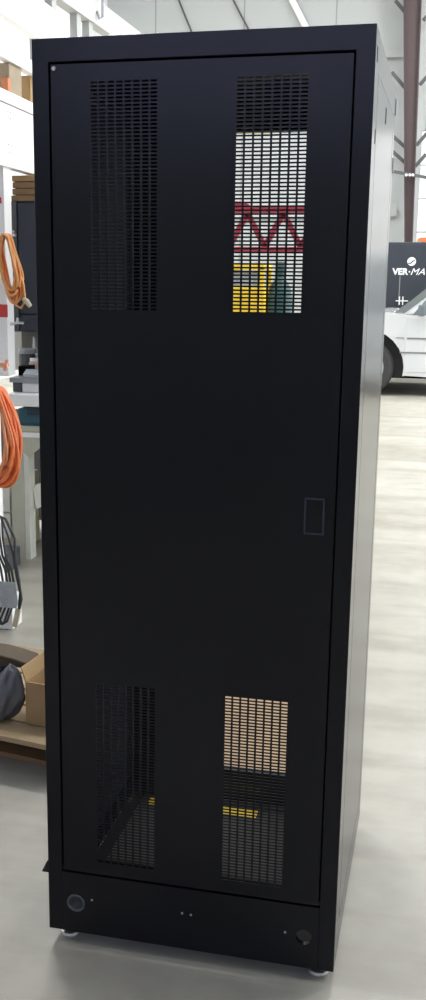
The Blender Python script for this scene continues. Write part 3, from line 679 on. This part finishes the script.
# small carton, right
def open_box(label, m, cx, cy, a, b, z, h, rot, flaps):
    mt = Matrix.Translation((cx, cy, z)) @ Matrix.Rotation(rot, 4, 'Z')
    t = thing('cardboard_box', label, 'box', (cx, cy, z))
    q = MB(); e = 0.005
    q.box(-a, a, -b, b, 0, e, mt).box(-a, a, -b, -b+e, e, h, mt).box(-a, a, b-e, b, e, h, mt).box(-a, -a+e, -b+e, b-e, e, h, mt).box(a-e, a, -b+e, b-e, e, h, mt)
    q.build('carton', m, t)
    for (p, s, an) in flaps:
        if p == 'front': fm = mt @ Matrix.Translation((0, -b, h)) @ Matrix.Rotation(an, 4, 'X'); MB().box(-a, a, -s, 0, 0, 0.004, fm).build('flap', m, t)
        if p == 'back': fm = mt @ Matrix.Translation((0, b, h)) @ Matrix.Rotation(an, 4, 'X'); MB().box(-a, a, 0, s, 0, 0.004, fm).build('flap', m, t)
        if p == 'right': fm = mt @ Matrix.Translation((a, 0, h)) @ Matrix.Rotation(an, 4, 'Y'); MB().box(0, s, -b, b, 0, 0.004, fm).build('flap', m, t)
        if p == 'left': fm = mt @ Matrix.Translation((-a, 0, h)) @ Matrix.Rotation(an, 4, 'Y'); MB().box(-s, 0, -b, b, 0, 0.004, fm).build('flap', m, t)
    return t
open_box('open brown carton with raised flap, right of the grey plastic bag', 'card', -0.985, 1.005, 0.105, 0.10, 0.1305, 0.145, math.radians(-6), (('back', 0.075, math.radians(62)), ('left', 0.05, math.radians(72))))
tub = thing('plastic_tub', 'dark blue plastic tub with curved brown lid, behind the grey plastic bag', 'tub', (-1.33, 1.06, 0.1305))
MB().prism([(-1.46, 0.1305), (-1.225, 0.1305), (-1.205, 0.296), (-1.48, 0.296)], 1.01, 1.095).build('body', 'blue', tub, bevel=0.015)
MB().prism([(-1.53, 0.298), (-1.138, 0.291), (-1.116, 0.300), (-1.122, 0.310), (-1.17, 0.322), (-1.23, 0.332), (-1.37, 0.335), (-1.48, 0.330), (-1.53, 0.320)], 0.99, 1.10).build('lid', 'card_dark', tub, bevel=0.008)
# grey bag: slumped lumpy film, higher at its right
bm_ = MB()
nu, nvv = 48, 22
grid = []
for i in range(nvv+1):
    v = i/nvv
    row = []
    for j in range(nu):
        t = 2*PI*j/nu
        prof = math.sin(PI*min(1, v*0.90+0.10))**0.5+0.03
        fold = 1+0.09*math.sin(5*t+4*v)+0.06*math.sin(9*t-6*v+1)+0.04*math.sin(14*t+9*v)
        cx = -1.240+0.085*v**1.3
        x = cx+0.118*prof*fold*math.cos(t)*(1.0-0.45*v)*(1.30 if math.cos(t) < 0 else 0.98)
        y = 0.930+0.052*prof*fold*math.sin(t)*(1-0.3*v)
        z = 0.1315+0.190*v*(1+0.04*math.sin(4*t+1))-0.012*math.sin(3*t)*v*(1-v)
        z = 0.1315+(z-0.1315)*(1-0.42*min(1, max(0, (-1.165-x)/0.07)))
        row.append(bm_.bm.verts.new((x, y, z)))
    grid.append(row)
for i in range(nvv):
    for j in range(nu): bm_.bm.faces.new((grid[i][j], grid[i][(j+1) % nu], grid[i+1][(j+1) % nu], grid[i+1][j]))
bm_.bm.faces.new(grid[0][::-1]); bm_.bm.faces.new(grid[-1])
tag(bm_.build('plastic_bag', 'bag', smooth=True), 'crumpled grey plastic bag slumped on the wooden pallet', 'bag')

# ------------------------------------------------------------------ tall white frame farther back on the left
fx = -2.9
M['rail'] = mat('pale_grey_rail', (0.52, 0.53, 0.52), 0.5); M['railpost'] = mat('grey_white_post', (0.40, 0.41, 0.40), 0.5)
ft_ = thing('tall_frame', 'tall white steel frame with slanting top rail, far behind the left rack', 'frame', (fx, 6.6, 0))
MB().box(fx-0.05, fx+0.05, 5.4, 8.6, 3.58, 3.78).build('top_rail', 'rail', ft_, bevel=0.004)
for y in (5.89, 6.22, 6.80, 7.11, 8.4):
    MB().box(fx-0.03, fx+0.03, y-0.05, y+0.05, 0, 3.58).build('post', 'railpost', ft_)
MB().tube([(fx+0.06, 7.2, 3.68), (fx+0.08, 7.2, 3.62), (fx+0.10, 7.22, 3.64), (fx+0.10, 7.22, 3.84)], 0.012).build('hook', 'mgrey', ft_)

# ------------------------------------------------------------------ world, camera, view
wd = bpy.data.worlds.new('world'); S.world = wd; wd.use_nodes = True
wd.node_tree.nodes['Background'].inputs['Color'].default_value = (0.75, 0.85, 1, 1)
wd.node_tree.nodes['Background'].inputs['Strength'].default_value = 0.5

cam = bpy.data.cameras.new('camera'); co = bpy.data.objects.new('camera', cam); COL.objects.link(co)
yaw, pitch, roll, fpx = -2.43844075e-01, -2.28329699e-01, 7.07968347e-03, 1089.66113
F = Vector((math.sin(yaw)*math.cos(pitch), math.cos(yaw)*math.cos(pitch), math.sin(pitch)))
r0 = Vector((math.cos(yaw), -math.sin(yaw), 0)); u0 = r0.cross(F)
Rv = r0*math.cos(roll)+u0*math.sin(roll); Uv = -r0*math.sin(roll)+u0*math.cos(roll)
mw = Matrix((( Rv.x, Uv.x, -F.x, 0.159677), (Rv.y, Uv.y, -F.y, -2.204856), (Rv.z, Uv.z, -F.z, 1.589425), (0, 0, 0, 1)))
co.matrix_world = mw
cam.sensor_fit = 'VERTICAL'; cam.sensor_height = 36; cam.sensor_width = 36*0.426; cam.lens = 36*fpx/1000
cam.shift_x = 42.6725/1000; cam.shift_y = 21.4666/1000
cam.clip_end = 100
S.camera = co
S.view_settings.view_transform = 'Standard'; S.view_settings.look = 'None'; S.view_settings.gamma = 1
S.view_settings.use_curve_mapping = False
S.view_settings.exposure = -1.2
